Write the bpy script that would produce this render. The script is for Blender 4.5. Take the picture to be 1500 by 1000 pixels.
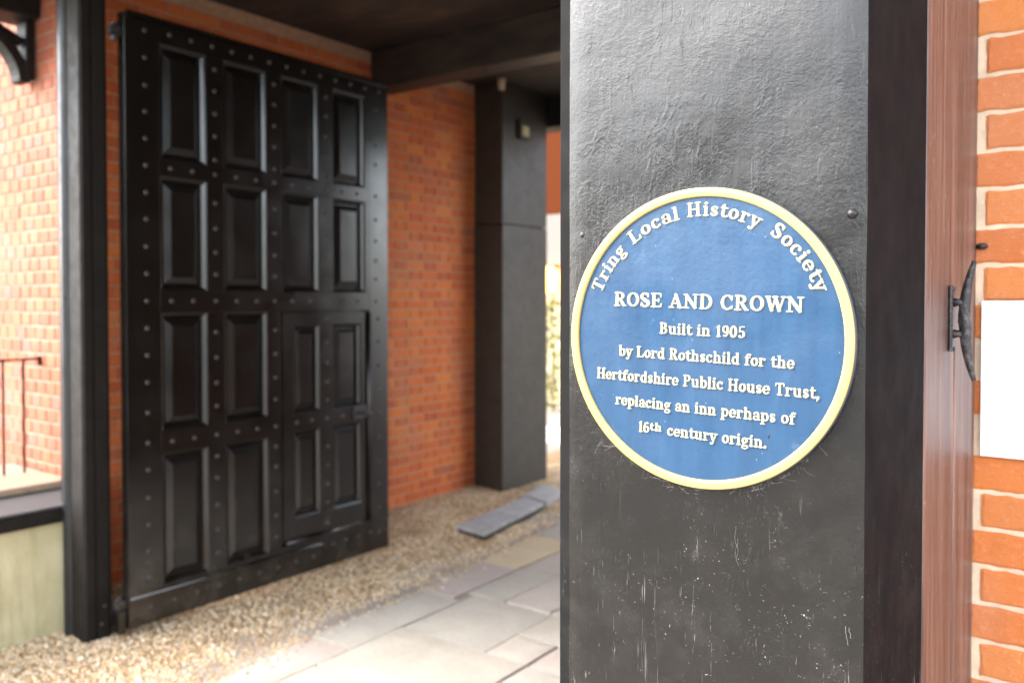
import bpy, bmesh, math, random
import numpy as np
from mathutils import Vector, Matrix, Euler, noise
R = math.radians
random.seed(7)
rng = np.random.default_rng(11)
for o in list(bpy.data.objects): bpy.data.objects.remove(o)
S = bpy.context.scene
COL = S.collection

# ---------------------------------------------------------------- camera, light, exposure
# world axes: X along the facade (to the right), Y into the archway, Z up; the camera stands at the origin
EYE = 1.6
YAW = R(36.5)
cam = bpy.data.cameras.new('camera'); camo = bpy.data.objects.new('camera', cam); COL.objects.link(camo)
camo.location = (0, 0, EYE)
camo.rotation_euler = (R(90 - 1.2), 0, YAW)
cam.sensor_width = 36; cam.lens = 30.0; cam.clip_start = .05; cam.clip_end = 400
cam.shift_y = -0.022
cam.dof.use_dof = True; cam.dof.focus_distance = 1.14; cam.dof.aperture_fstop = 4.0
S.camera = camo
w = bpy.data.worlds.new('World'); S.world = w; w.use_nodes = True
nt = w.node_tree; nt.nodes.clear()
out = nt.nodes.new('ShaderNodeOutputWorld'); bg = nt.nodes.new('ShaderNodeBackground')
sky = nt.nodes.new('ShaderNodeTexSky'); sky.sky_type = 'NISHITA'; sky.sun_disc = False
SUN_EL, SUN_AZ = R(40), R(228)
sky.sun_elevation = SUN_EL; sky.sun_rotation = SUN_AZ
sky.air_density = 1.0; sky.dust_density = 1.6; sky.ozone_density = 1.0
hs = nt.nodes.new('ShaderNodeHueSaturation'); hs.inputs['Saturation'].default_value = .36
nt.links.new(sky.outputs[0], hs.inputs['Color']); nt.links.new(hs.outputs[0], bg.inputs[0])
bg.inputs[1].default_value = .15; nt.links.new(bg.outputs[0], out.inputs[0])
sun = bpy.data.lights.new('sun', 'SUN'); sun.energy = .5; sun.angle = R(32); sun.color = (1, .955, .9)
suno = bpy.data.objects.new('sun', sun); COL.objects.link(suno)
sd = Vector((math.sin(SUN_AZ) * math.cos(SUN_EL), math.cos(SUN_AZ) * math.cos(SUN_EL), math.sin(SUN_EL)))
suno.rotation_euler = sd.to_track_quat('Z', 'Y').to_euler()
vs = S.view_settings; vs.view_transform = 'Standard'; vs.look = 'None'; vs.gamma = 1; vs.use_curve_mapping = False
vs.exposure = 3.28
S.cycles.use_denoising = True
S.cycles.max_bounces = 10; S.cycles.diffuse_bounces = 6

# ---------------------------------------------------------------- pixel -> plane helpers (only used to size real things)
FPX = 1250.; CY, SY = math.cos(YAW), math.sin(YAW)
def vplane(px, L):                       # depth Y where the line of sight at column px meets the plane X=-L
    z = L * FPX / (CY * ((750 + FPX * math.tan(YAW)) - px)); return (px - 750) / FPX * z * SY + z * CY

# ---------------------------------------------------------------- materials
def mat(name, base=(.5, .5, .5), rough=.6, metallic=0, coat=0, spec=.5):
    m = bpy.data.materials.new(name); m.use_nodes = True
    b = m.node_tree.nodes['Principled BSDF']
    b.inputs['Base Color'].default_value = (*base, 1); b.inputs['Roughness'].default_value = rough
    b.inputs['Metallic'].default_value = metallic; b.inputs['Coat Weight'].default_value = coat
    b.inputs['Specular IOR Level'].default_value = spec
    return m
class NB:
    def __init__(s, m): s.m = m; s.t = m.node_tree; s.b = s.t.nodes['Principled BSDF']; s.pos = s.t.nodes.new('ShaderNodeNewGeometry')
    def n(s, typ, **k):
        nd = s.t.nodes.new(typ)
        for a, v in k.items(): setattr(nd, a, v)
        return nd
    def l(s, a, b): s.t.links.new(a, b)
    def scaled(s, sc, src=None):
        v = s.n('ShaderNodeVectorMath', operation='MULTIPLY'); s.l(src or s.pos.outputs['Position'], v.inputs[0])
        v.inputs[1].default_value = sc; return v.outputs[0]
    def noise(s, scale=10, detail=4, rough=.55, vec=None, dist=0):
        nd = s.n('ShaderNodeTexNoise'); nd.inputs['Scale'].default_value = scale; nd.inputs['Detail'].default_value = detail
        nd.inputs['Roughness'].default_value = rough; nd.inputs['Distortion'].default_value = dist
        s.l(vec or s.pos.outputs['Position'], nd.inputs['Vector']); return nd.outputs['Fac']
    def voro(s, scale, feature='F1', vec=None, out='Distance'):
        nd = s.n('ShaderNodeTexVoronoi', feature=feature); nd.inputs['Scale'].default_value = scale
        s.l(vec or s.pos.outputs['Position'], nd.inputs['Vector']); return nd.outputs[out]
    def math(s, op, a, b=0., c=None, clamp=False):
        nd = s.n('ShaderNodeMath', operation=op); nd.use_clamp = clamp
        for i, v in enumerate((a, b) if c is None else (a, b, c)):
            if isinstance(v, (int, float)): nd.inputs[i].default_value = v
            else: s.l(v, nd.inputs[i])
        return nd.outputs[0]
    def rng(s, v, a, b, c=0., d=1.):
        nd = s.n('ShaderNodeMapRange'); s.l(v, nd.inputs[0])
        for i, x in enumerate((a, b, c, d)): nd.inputs[i + 1].default_value = x
        return nd.outputs[0]
    def ramp(s, v, stops):
        nd = s.n('ShaderNodeValToRGB'); s.l(v, nd.inputs[0]); e = nd.color_ramp.elements
        while len(e) < len(stops): e.new(.5)
        for x, (p, c) in zip(e, stops): x.position = p; x.color = (*c, 1)
        return nd.outputs[0]
    def mix(s, f, a, b, blend='MIX'):
        nd = s.n('ShaderNodeMix', data_type='RGBA', blend_type=blend)
        for sock, v in ((nd.inputs[0], f), (nd.inputs[6], a), (nd.inputs[7], b)):
            if isinstance(v, (int, float)): sock.default_value = v
            elif isinstance(v, tuple): sock.default_value = (*v, 1)
            else: s.l(v, sock)
        return nd.outputs[2]
    def color(s, v): s.l(v, s.b.inputs['Base Color'])
    def rough(s, v): s.l(v, s.b.inputs['Roughness'])
    def bump(s, v, strength=.5, dist=.002):
        nd = s.n('ShaderNodeBump'); nd.inputs['Strength'].default_value = strength; nd.inputs['Distance'].default_value = dist
        s.l(v, nd.inputs['Height']); s.l(nd.outputs[0], s.b.inputs['Normal'])
    def rnd(s):
        oi = s.n('ShaderNodeObjectInfo'); a = s.math('ADD', oi.outputs['Random'], s.pos.outputs['Random Per Island'])
        return s.math('FRACT', a)

def brick_mat(name, stops, stain=.25, dark=(.10, .035, .02)):
    m = mat(name, rough=.8); b = NB(m)
    c = b.ramp(b.rnd(), stops)
    c = b.mix(b.rng(b.noise(22, 5), .35, .75, 0, stain), c, dark)
    c = b.mix(b.rng(b.noise(90, 3), .55, .8, 0, .3), c, (.62, .36, .22))
    c = b.mix(b.rng(b.noise(3, 3), .5, .75, 0, .25), c, (.45, .28, .2))
    pt = b.math('MULTIPLY', b.rng(b.voro(90), .16, .05), b.rng(b.noise(12, 3), .5, .6)); c = b.mix(b.math('MULTIPLY', pt, .5), c, (.75, .55, .4))
    b.color(c); b.bump(b.math('ADD', b.noise(220, 5, .7), b.math('SUBTRACT', b.noise(45, 4), pt)), .7, .003); return m
BR_PASS = brick_mat('passage_brick', [(0, (.52, .105, .028)), (.3, (.62, .135, .030)), (.6, (.68, .16, .033)), (.85, (.72, .20, .038)), (1, (.46, .115, .045))], .2)
BR_FRONT = brick_mat('front_brick', [(0, (.47, .13, .030)), (.4, (.54, .16, .036)), (.75, (.57, .19, .042)), (1, (.48, .15, .048))], .15, (.34, .09, .035))
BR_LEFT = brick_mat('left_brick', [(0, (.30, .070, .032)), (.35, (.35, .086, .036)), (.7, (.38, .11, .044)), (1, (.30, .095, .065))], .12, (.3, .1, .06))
def mortar_mat(name, c):
    m = mat(name, c, .9); b = NB(m); b.color(b.mix(b.rng(b.noise(30, 5), .3, .7), c, tuple(x * .72 for x in c)))
    b.bump(b.noise(250, 5), .8, .002); return m
MORTAR_L = mortar_mat('front_mortar', (.38, .26, .175)); MORTAR = mortar_mat('lime_mortar', (.72, .54, .38)); MORTAR_D = mortar_mat('old_mortar', (.62, .36, .22))

def black_paint(name, base=(.012, .0115, .012), rough=.32, stip=.35, dusty=True, brown=.0, cr=.5, lumps=1., spec=.5, pit=.5, bd=.0035):
    m = mat(name, base, rough, spec=spec); b = NB(m)
    z = b.n('ShaderNodeSeparateXYZ'); b.l(b.pos.outputs['Position'], z.inputs[0])
    col = b.mix(b.rng(b.noise(9, 4), .35, .75), base, tuple(x * 1.5 + brown * k for x, k in zip(base, (.012, .008, .004))))
    wv = b.n('ShaderNodeVectorMath', operation='ADD'); b.l(b.pos.outputs['Position'], wv.inputs[0]); nn = b.n('ShaderNodeTexNoise'); nn.inputs['Scale'].default_value = 160; b.l(b.scaled((.03, .03, .03), nn.outputs['Color']), wv.inputs[1]); b.l(b.pos.outputs['Position'], nn.inputs['Vector'])
    fleck = b.math('MULTIPLY', b.rng(b.voro(80, vec=wv.outputs[0]), .10, .05), b.rng(b.noise(9, 4), .40, .58))
    fleck2 = b.math('MULTIPLY', b.rng(b.voro(36), .04, .02), b.rng(b.noise(5, 3), .5, .65))
    streak = b.math('MULTIPLY', b.rng(b.noise(1, 4, .7, b.scaled((150, 150, 9)), .6), .64, .70), b.rng(b.noise(7, 2), .42, .60))
    low = b.rng(z.outputs[2], 1.42, 1.22, .03, 1.)
    dust = b.math('MULTIPLY', b.math('MAXIMUM', b.math('MAXIMUM', fleck, fleck2), b.math('MULTIPLY', streak, .7)), low, clamp=True)
    haze = b.math('MULTIPLY', b.rng(b.noise(14, 6, .7), .5, .8, 0, .035), low)
    if dusty:
        col = b.mix(haze, col, (.35, .31, .26)); col = b.mix(b.math('MULTIPLY', dust, .85), col, (.36, .34, .30))
    b.color(col)
    b.rough(b.math('ADD', b.rng(b.noise(20, 5), .3, .7, rough - .06, rough + .12), b.math('MULTIPLY', dust, .4)))
    crack = b.rng(b.noise(1, 5, .75, b.scaled((75, 75, 14)), 1.2), .60, .72)
    crack = b.math('MULTIPLY', crack, b.rng(b.noise(1, 2, .5, b.scaled((14, 14, 1.6))), .50, .58))
    lump = b.noise(17, 5, .5, None, .3)
    fine = b.noise(330, 3, .6, b.scaled((1, 1, .8)))
    pits = b.math('MULTIPLY', b.rng(b.voro(85, vec=wv.outputs[0]), .16, .03), b.rng(b.noise(9, 2), .50, .7))
    h = b.math('ADD', b.math('MULTIPLY', lump, lumps), b.math('MULTIPLY', fine, stip))
    if pit > .6:
        h = b.math('ADD', h, b.math('MULTIPLY', b.noise(1, 5, .7, b.scaled((170, 170, 11)), .2), .38))
        h = b.math('ADD', h, b.math('MULTIPLY', b.math('MULTIPLY', b.noise(130, 6, .75, b.scaled((1, 1, 1)), .3), b.rng(b.noise(7, 3), .35, .62, .15, 1.)), .95))
        flow = b.rng(b.noise(1, 3, .6, b.scaled((26, 26, 9)), 1.5), .52, .62); h = b.math('ADD', h, b.math('MULTIPLY', b.math('MULTIPLY', flow, b.noise(190, 2)), .4))
    h = b.math('ADD', h, b.math('MULTIPLY', crack, cr)); h = b.math('SUBTRACT', h, b.math('MULTIPLY', pits, pit))
    b.bump(h, .6, bd)
    return m
POST = black_paint('post_paint', (.0064, .0058, .0050), .20, .22, cr=1.3, lumps=1.1, spec=.42, pit=.65, bd=.0014)
BANDM = mat('band_paint', (.17, .155, .14), .8)
STRIP = black_paint('strip_paint', (.008, .0076, .0072), .7, .1, cr=.6, lumps=.2, spec=.1, pit=0)
SIDE = black_paint('side_paint', (.0062, .0066, .0078), .8, .1, cr=.1, lumps=.2, spec=.06, pit=.1)
TIMB = black_paint('timber_paint', (.011, .0092, .0078), .58, .05, dusty=False, cr=.3, lumps=.25, spec=.16, pit=.1)
GATE = mat('gate_paint', (.0085, .0066, .0055), .25, spec=.6); b = NB(GATE); b.color(b.mix(b.noise(3, 4), (.0045, .0036, .003), (.008, .0064, .0054))); b.rough(b.rng(b.noise(6, 4), .3, .7, .17, .26)); zz = b.n('ShaderNodeSeparateXYZ'); b.l(b.pos.outputs['Position'], zz.inputs[0]); b.color(b.mix(b.math('MULTIPLY', b.rng(zz.outputs[2], .75, .05, 0, .35), b.rng(b.noise(7, 6, .7), .42, .7)), b.mix(b.noise(3, 4), (.0045, .0036, .003), (.008, .0064, .0054)), (.12, .10, .08)))  # lower gate greyed: dust, and its grey reflection painted into the colour
PIER = black_paint('pier_paint', (.026, .0205, .015), .5, .05, dusty=False, cr=.1, lumps=.2, pit=0)
BEADP = black_paint('bead_paint', (.012, .012, .012), .33, .0, dusty=False, cr=.1, lumps=.1, spec=.4, pit=0)
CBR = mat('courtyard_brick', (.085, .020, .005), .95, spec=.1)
STUD = mat('stud_iron', (.04, .036, .033), .35)
SOFFIT = mat('soffit', rough=.8); b = NB(SOFFIT)
b.color(b.ramp(b.noise(2.2, 6, .6, b.scaled((1, 2.5, 1))), [(.3, (.012, .008, .006)), (.55, (.03, .018, .012)), (.8, (.10, .06, .035))])); b.bump(b.noise(20, 4), .5, .01)
BEAM = mat('beam_under', rough=.55); b = NB(BEAM)
b.color(b.ramp(b.noise(1, 5, .6, b.scaled((3, 12, 12))), [(.3, (.010, .007, .005)), (.7, (.042, .028, .019))])); b.bump(b.noise(1, 4, .6, b.scaled((4, 60, 60))), .4, .004)
# brown stained jamb
JAMB = mat('jamb_wood', rough=.45); b = NB(JAMB)
g = b.noise(1, 8, .82, b.scaled((120, 120, 2.0)), .3)
c = b.ramp(g, [(.38, (.022, .013, .011)), (.45, (.075, .040, .033)), (.53, (.115, .064, .052)), (.63, (.22, .145, .12))])
c = b.mix(b.rng(b.noise(1, 3, .6, b.scaled((20, 20, 1.4))), .5, .75, 0, .6), c, (.33, .19, .15))
dk = b.rng(b.noise(1, 5, .7, b.scaled((48, 48, 1.1)), .8), .56, .66, 0, .65); c = b.mix(dk, c, (.035, .017, .013))
crk = b.math('MULTIPLY', b.rng(b.noise(1, 4, .6, b.scaled((90, 90, 1.6)), .3), .655, .69), b.rng(b.noise(2.2, 2), .4, .5))
c = b.mix(b.math('MULTIPLY', crk, .9), c, (.02, .010, .008))
pk = b.math('MULTIPLY', b.rng(b.voro(70, vec=b.scaled((1, 1, .35))), .10, .05), b.rng(b.noise(6, 2), .5, .6))
c = b.mix(b.math('MULTIPLY', pk, .6), c, (.6, .5, .42))
b.color(c); b.rough(b.rng(g, .3, .7, .34, .55)); b.bump(b.math('SUBTRACT', b.math('MULTIPLY', g, .5), crk), .6, .0018)

BLUE = mat('plaque_blue', rough=.3, spec=.36); b = NB(BLUE)
c = b.mix(b.rng(b.noise(1, 4, .6, b.scaled((60, 60, 6))), .35, .75), (.0145, .044, .092), (.020, .057, .114))
c = b.mix(b.math('MULTIPLY', b.rng(b.noise(28, 6, .7), .62, .78), .14), c, (.25, .32, .42))
c = b.mix(b.math('MULTIPLY', b.rng(b.voro(60), .05, .02), .6), c, (.35, .42, .5))
b.color(c); b.rough(b.rng(b.noise(15, 4), .3, .7, .24, .42)); b.bump(b.math('ADD', b.noise(30, 4), b.math('MULTIPLY', b.noise(160, 3), .25)), .3, .003)
YEL = mat('rim_yellow', rough=.42); b = NB(YEL)
c = b.mix(b.rng(b.noise(40, 5), .3, .75), (.43, .315, .085), (.37, .28, .10)); c = b.mix(b.math('MULTIPLY', b.rng(b.voro(110), .12, .06), .5), c, (.25, .18, .07)); b.color(c); b.bump(b.noise(120, 3), .25, .001)
CREAM = mat('letter_cream', rough=.38); b = NB(CREAM)
b.color(b.mix(b.rng(b.noise(120, 4), .4, .7), (.50, .44, .29), (.44, .39, .22))); b.bump(b.noise(300, 2), .2, .0006)
GREY = mat('casting_edge', (.05, .055, .07), .5)
IRON = mat('wrought_iron', rough=.42); b = NB(IRON)
b.color(b.mix(b.rng(b.noise(60, 5, .7), .5, .68), (.011, .011, .013), (.12, .095, .08))); b.bump(b.noise(120, 5), .7, .0025)
WHITE = mat('white_panel', (.84, .84, .83), .45)
GALV = mat('weathered_slate_block', rough=.6); b = NB(GALV); b.color(b.mix(b.rng(b.noise(12, 4), .35, .7), (.30, .30, .30), (.42, .42, .41))); b.bump(b.noise(60, 4), .4, .004)
RENDER_ = mat('lime_render', rough=.9); b = NB(RENDER_)
c = b.mix(b.rng(b.noise(5, 5), .35, .65), (.46, .41, .24), (.56, .50, .32)); c = b.mix(b.rng(b.noise(1, 4, .6, b.scaled((22, 22, 3))), .5, .75, 0, .7), c, (.30, .27, .12)); b.color(c); b.bump(b.noise(60, 5), .6, .004)
SILL_TOP = mat('dusty_skylit_top', (.05, .05, .05), .6)  # grey for the sill's dusty top, with the sky's reflection put into the colour
WEB = mat('cobweb', (.36, .33, .28), .9)
PANE = mat('window_glass', (.02, .022, .025), .06)
CREAMW = mat('cream_wall', (.38, .35, .30), .85); ROOF = mat('slate_roof', (.07, .065, .065), .7)
TAN = mat('tan_wall', rough=.9); b = NB(TAN); b.color(b.mix(b.rng(b.noise(8, 4), .3, .7), (.42, .32, .22), (.52, .42, .30)))
LEAF = mat('leaf', rough=.6); b = NB(LEAF); b.color(b.ramp(b.rnd(), [(0, (.05, .09, .015)), (.6, (.16, .19, .02)), (1, (.28, .26, .03))]))
PALE_BOUNCE = mat('pale_bounce_ground', rough=.9); b = NB(PALE_BOUNCE); b.color(b.mix(b.noise(80, 4), (.24, .23, .215), (.32, .305, .285)))  # unseen street and ground made pale to bounce fill light under the roof
LAMP = mat('lamp_glow', (.9, .5, .1), .5); LAMP.node_tree.nodes['Principled BSDF'].inputs['Emission Color'].default_value = (1, .42, .06, 1)
LAMP.node_tree.nodes['Principled BSDF'].inputs['Emission Strength'].default_value = 1.6
SLABS = {}
def slab_mat(k, a, b2):
    m = mat('sandstone_' + k, rough=.75); b = NB(m)
    c = b.mix(b.rng(b.noise(3.5, 6, .6, None, .6), .35, .68), a, b2)
    c = b.mix(b.rng(b.noise(40, 4), .5, .8, 0, .35), c, tuple(x * .6 for x in a)); b.color(c); b.bump(b.math('ADD', b.noise(7, 4), b.math('MULTIPLY', b.noise(80, 4), .3)), .5, .008); SLABS[k] = m
slab_mat('grey', (.36, .325, .275), (.42, .38, .325)); slab_mat('buff', (.36, .32, .265), (.42, .375, .315)); slab_mat('pink', (.38, .315, .27), (.43, .365, .32))
slab_mat('yellow', (.50, .40, .25), (.54, .44, .30)); slab_mat('rose', (.39, .335, .285), (.44, .385, .33))
BED = mat('joint_sand', rough=.95); b = NB(BED); b.color(b.mix(b.noise(40, 4), (.24, .20, .165), (.32, .275, .225))); b.bump(b.noise(150, 4), .6, .004)
GRAV = mat('gravel', rough=.7); b = NB(GRAV)
c = b.ramp(b.pos.outputs['Random Per Island'], [(0, (.36, .20, .09)), (.2, (.58, .38, .19)), (.5, (.70, .52, .31)), (.8, (.76, .62, .43)), (.93, (.82, .76, .64)), (1, (.42, .32, .22))])
c = b.mix(b.rng(b.noise(2.6, 4), .52, .68, 0, .55), c, (.24, .13, .05)); b.color(c)
GBASE = mat('gravel_bed', rough=.95); b = NB(GBASE); b.color(b.mix(b.noise(60, 4), (.22, .13, .06), (.42, .29, .16))); b.bump(b.noise(90, 4), 1, .01)

# ---------------------------------------------------------------- mesh helpers
def box(bm, x0, x1, y0, y1, z0, z1):
    v = [bm.verts.new(p) for p in ((x0, y0, z0), (x1, y0, z0), (x1, y1, z0), (x0, y1, z0), (x0, y0, z1), (x1, y0, z1), (x1, y1, z1), (x0, y1, z1))]
    for f in ((0, 3, 2, 1), (4, 5, 6, 7), (0, 1, 5, 4), (1, 2, 6, 5), (2, 3, 7, 6), (3, 0, 4, 7)): bm.faces.new([v[i] for i in f])
def prism(bm, prof, z0, z1):             # profile in x,y (counter-clockwise), extruded in z
    a = [bm.verts.new((x, y, z0)) for x, y in prof]; c = [bm.verts.new((x, y, z1)) for x, y in prof]; n = len(prof)
    for i in range(n): bm.faces.new((a[i], a[(i + 1) % n], c[(i + 1) % n], c[i]))
    bm.faces.new(a[::-1]); bm.faces.new(c)
def tube(bm, pts, rad, n=8, caps=True):
    rad = rad if isinstance(rad, (list, tuple)) else [rad] * len(pts); rings = []
    P = [Vector(p) for p in pts]
    for i, p in enumerate(P):
        t = (P[min(i + 1, len(P) - 1)] - P[max(i - 1, 0)]).normalized()
        up = Vector((0, 0, 1)) if abs(t.z) < .9 else Vector((1, 0, 0))
        u = t.cross(up).normalized(); v = t.cross(u)
        rx, ry = rad[i] if isinstance(rad[i], tuple) else (rad[i], rad[i])
        rings.append([bm.verts.new(p + u * rx * math.cos(2 * math.pi * k / n) + v * ry * math.sin(2 * math.pi * k / n)) for k in range(n)])
    for a, c in zip(rings, rings[1:]):
        for k in range(n): bm.faces.new((a[k], a[(k + 1) % n], c[(k + 1) % n], c[k]))
    if caps: bm.faces.new(rings[0][::-1]); bm.faces.new(rings[-1])
def obj(name, bm, m=None, parent=None, loc=None, bev=0, smooth=False):
    if isinstance(bm, bmesh.types.BMesh):
        bmesh.ops.recalc_face_normals(bm, faces=bm.faces[:])
        me = bpy.data.meshes.new(name); bm.to_mesh(me); bm.free()
        if smooth: me.polygons.foreach_set('use_smooth', [True] * len(me.polygons))
        if m: me.materials.append(m)
    else: me = bm
    o = bpy.data.objects.new(name, me); COL.objects.link(o)
    if parent: o.parent = parent
    if loc is not None: o.location = loc
    if bev:
        md = o.modifiers.new('bevel', 'BEVEL'); md.width = bev; md.segments = 2; md.limit_method = 'ANGLE'
    return o
def bx(*a):
    bm = bmesh.new(); box(bm, *a); return bm
def empty(name, loc=(0, 0, 0)):
    o = bpy.data.objects.new(name, None); o.empty_display_size = .1; COL.objects.link(o); o.location = loc; return o
def tag(o, label=None, cat=None, group=None, kind=None):
    if label: o['label'] = label
    if cat: o['category'] = cat
    if group: o['group'] = group
    if kind: o['kind'] = kind
    return o

# ---------------------------------------------------------------- ground
tag(obj('ground', bx(-180, 180, -180, 180, -.30, -.05), PALE_BOUNCE), 'unseen ground under paving and street, pale to bounce fill light', kind='structure')
tag(obj('street', bx(-60, 60, -14, -4.2, -.05, -.03), PALE_BOUNCE), 'unseen street in front of the inn, pale to bounce fill light', kind='structure')
tag(obj('paving_bed', bx(-8, 8, -4.2, 14, -.049, -.018), BED), 'sandy joints between the paving slabs', kind='structure')
EDGE = [(-5, -2.2), (0, -2.95), (2.14, -3.127), (2.735, -3.206), (3.475, -3.225), (4.113, -3.272), (4.77, -3.354), (5.21, -3.434), (6.5, -3.60), (15, -3.7)]
def edge(v):
    for (a, ua), (b_, ub) in zip(EDGE, EDGE[1:]):
        if v <= b_: return ua + (ub - ua) * (v - a) / (b_ - a)
    return EDGE[-1][1]
paving = tag(empty('paving', (0, 0, 0)), 'riven sandstone paving leading through the archway', kind='structure')
def slab(c, k):
    bm = bmesh.new(); J = .006; cx = sum(p[0] for p in c) / 4; cy = sum(p[1] for p in c) / 4
    q = []
    for x, y in c:
        q.append((x + (J if x < cx else -J) + random.uniform(-.003, .003), y + (J if y < cy else -J) + random.uniform(-.003, .003)))
    t = random.uniform(-.003, .003); N = 5
    top = [[None] * (N + 1) for _ in range(N + 1)]
    for i in range(N + 1):
        for j in range(N + 1):
            u, v = i / N, j / N
            x = (1 - u) * (1 - v) * q[0][0] + u * (1 - v) * q[1][0] + u * v * q[2][0] + (1 - u) * v * q[3][0]
            y = (1 - u) * (1 - v) * q[0][1] + u * (1 - v) * q[1][1] + u * v * q[2][1] + (1 - u) * v * q[3][1]
            e = i in (0, N) or j in (0, N)
            top[i][j] = bm.verts.new((x, y, t + .004 * noise.noise(Vector((x * 5, y * 5, 1))) - (.006 if e else 0)))
    for i in range(N):
        for j in range(N): bm.faces.new((top[i][j], top[i + 1][j], top[i + 1][j + 1], top[i][j + 1]))
    rim = [top[i][0] for i in range(N)] + [top[N][j] for j in range(N)] + [top[i][N] for i in range(N, 0, -1)] + [top[0][j] for j in range(N, 0, -1)]
    low = [bm.verts.new((v.co.x, v.co.y, -.03)) for v in rim]
    for i in range(len(rim)): bm.faces.new((rim[i - 1], low[i - 1], low[i], rim[i]))
    obj('slab', bm, SLABS[k], paving, smooth=False)
E_ = edge
def band(rows, u1s=None):
    for a, b_, u1, k in rows: slab([(E_(a), a), (u1, a), (u1, b_), (E_(b_), b_)], k)
band([(.2, .9, -2.62, 'buff'), (.9, 1.5, -2.62, 'grey'), (1.5, 2.0, -2.75, 'rose'), (2.0, 2.70, -2.925, 'pink'), (2.70, 3.50, -2.925, 'grey'), (3.50, 4.10, -2.985, 'pink'), (4.10, 4.78, -3.0, 'yellow'), (4.78, 5.45, -3.0, 'grey'), (5.45, 6.2, -3.0, 'buff'), (6.2, 7.0, -3.0, 'rose')])
def sl(u0, u1, v0, v1, k): slab([(u0, v0), (u1, v0), (u1, v1), (u0, v1)], k)
for a in ((-2.75, -2.2, 1.5, 2.0, 'grey'), (-2.925, -2.35, 2.0, 2.49, 'buff'), (-2.925, -2.17, 2.49, 3.04, 'buff'), (-2.925, -2.41, 3.04, 3.62, 'grey'), (-2.985, -2.73, 3.62, 4.22, 'grey'),
          (-2.73, -2.43, 3.62, 4.22, 'rose'), (-3.0, -2.72, 4.22, 4.8, 'rose'), (-2.41, -2.17, 3.04, 3.30, 'rose'), (-2.41, -1.95, 3.30, 3.62, 'buff'), (-2.17, -1.6, 3.04, 3.30, 'pink'),
          (-2.43, -1.95, 3.62, 4.22, 'buff'), (-2.72, -2.2, 4.22, 4.8, 'buff'), (-2.35, -1.75, 2.0, 2.49, 'rose'), (-2.17, -1.6, 2.49, 3.04, 'grey'), (-3.0, -2.4, 4.8, 5.4, 'rose'), (-2.4, -1.9, 4.8, 5.4, 'grey'),
          (-3.0, -2.6, 5.4, 6.2, 'grey'), (-2.6, -2.0, 5.4, 6.2, 'buff'), (-3.0, -2.2, 6.2, 7.0, 'buff')): sl(*a)
def fill(x0, x1, y0, y1):
    y = y0
    while y < y1 - .05:
        h = min(random.choice((.45, .6)), y1 - y); x = x0
        while x < x1 - .02:
            l = min(random.choice((.45, .6, .75)), x1 - x)
            if x1 - x - l < .2: l = x1 - x
            sl(x, x + l, y, y + h, random.choice(('grey', 'buff', 'buff', 'rose', 'pink'))); x += l
        y += h
fill(-1.6, -.6, .9, 6.0); fill(-2.62, 1.2, -.9, .9)

# gravel strip along the passage wall
def gh(x, y):
    d = min(1, max(0, (edge(y) - x) / .9)); return -.022 + .035 * d + .010 * noise.noise(Vector((x * 3, y * 3, 0))) + (.04 * max(0, (-4.15 - x)) if y > 2.3 else 0)
gx, gy = 26, 150; bm = bmesh.new(); g_ = []
for j in range(gy + 1):
    y = -.5 + 9.0 * j / gy; e = edge(y); row = []
    xl = -4.9 if y > 1.9 else -6.4
    for i in range(gx + 1):
        x = xl + (e + .02 - xl) * i / gx; row.append(bm.verts.new((x, y, gh(x, y) - .006)))
    g_.append(row)
for j in range(gy):
    for i in range(gx): bm.faces.new((g_[j][i], g_[j][i + 1], g_[j + 1][i + 1], g_[j + 1][i]))
tag(obj('gravel_bed', bm, GBASE), 'sandy bed under the gravel', kind='structure')
ico = bmesh.new(); bmesh.ops.create_icosphere(ico, subdivisions=1, radius=1); ico.verts.ensure_lookup_table()
IV = np.array([v.co[:] for v in ico.verts]); IF = np.array([[v.index for v in f.verts] for f in ico.faces]); ico.free()
pts = []
while len(pts) < 46000:
    y = random.uniform(1.2, 7.2); x = random.uniform(-4.56, edge(y))
    if y > 5 and random.random() < .35: continue
    pts.append((x, y, gh(x, y)))
for _ in range(420):
    y = random.uniform(1.2, 5.5); pts.append((edge(y) + abs(random.gauss(0, .05)), y, .004))
for _ in range(5200):
    y = random.uniform(.9, 2.1); x = random.uniform(-4.2, edge(y)); pts.append((x, y, gh(x, y)))
pts = np.array(pts); n = len(pts)
rad = rng.uniform(.0035, .0075, n) * np.where(rng.random(n) < .04, 1.7, 1); asp = rng.uniform(.6, 1.25, (n, 1, 3)) * rad[:, None, None]; asp[:, :, 2] *= .7
jit = rng.uniform(.8, 1.2, (n, len(IV), 1)); ang = rng.uniform(0, 6.28, n); ca, sa = np.cos(ang)[:, None], np.sin(ang)[:, None]
V = IV[None] * asp * jit; X = V[..., 0] * ca - V[..., 1] * sa; Y = V[..., 0] * sa + V[..., 1] * ca; V = np.stack([X, Y, V[..., 2]], -1) + pts[:, None, :]
F = (IF[None] + (np.arange(n) * len(IV))[:, None, None]).reshape(-1, 3)
me = bpy.data.meshes.new('gravel'); me.vertices.add(n * len(IV)); me.vertices.foreach_set('co', V.reshape(-1)); me.loops.add(len(F) * 3); me.loops.foreach_set('vertex_index', F.reshape(-1).astype(np.int32))
me.polygons.add(len(F)); me.polygons.foreach_set('loop_start', np.arange(0, len(F) * 3, 3, dtype=np.int32)); me.update(calc_edges=True); me.materials.append(GRAV)
tag(obj('gravel', me), 'golden pea gravel strip between the paving and the brick wall', 'gravel', kind='stuff')

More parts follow.
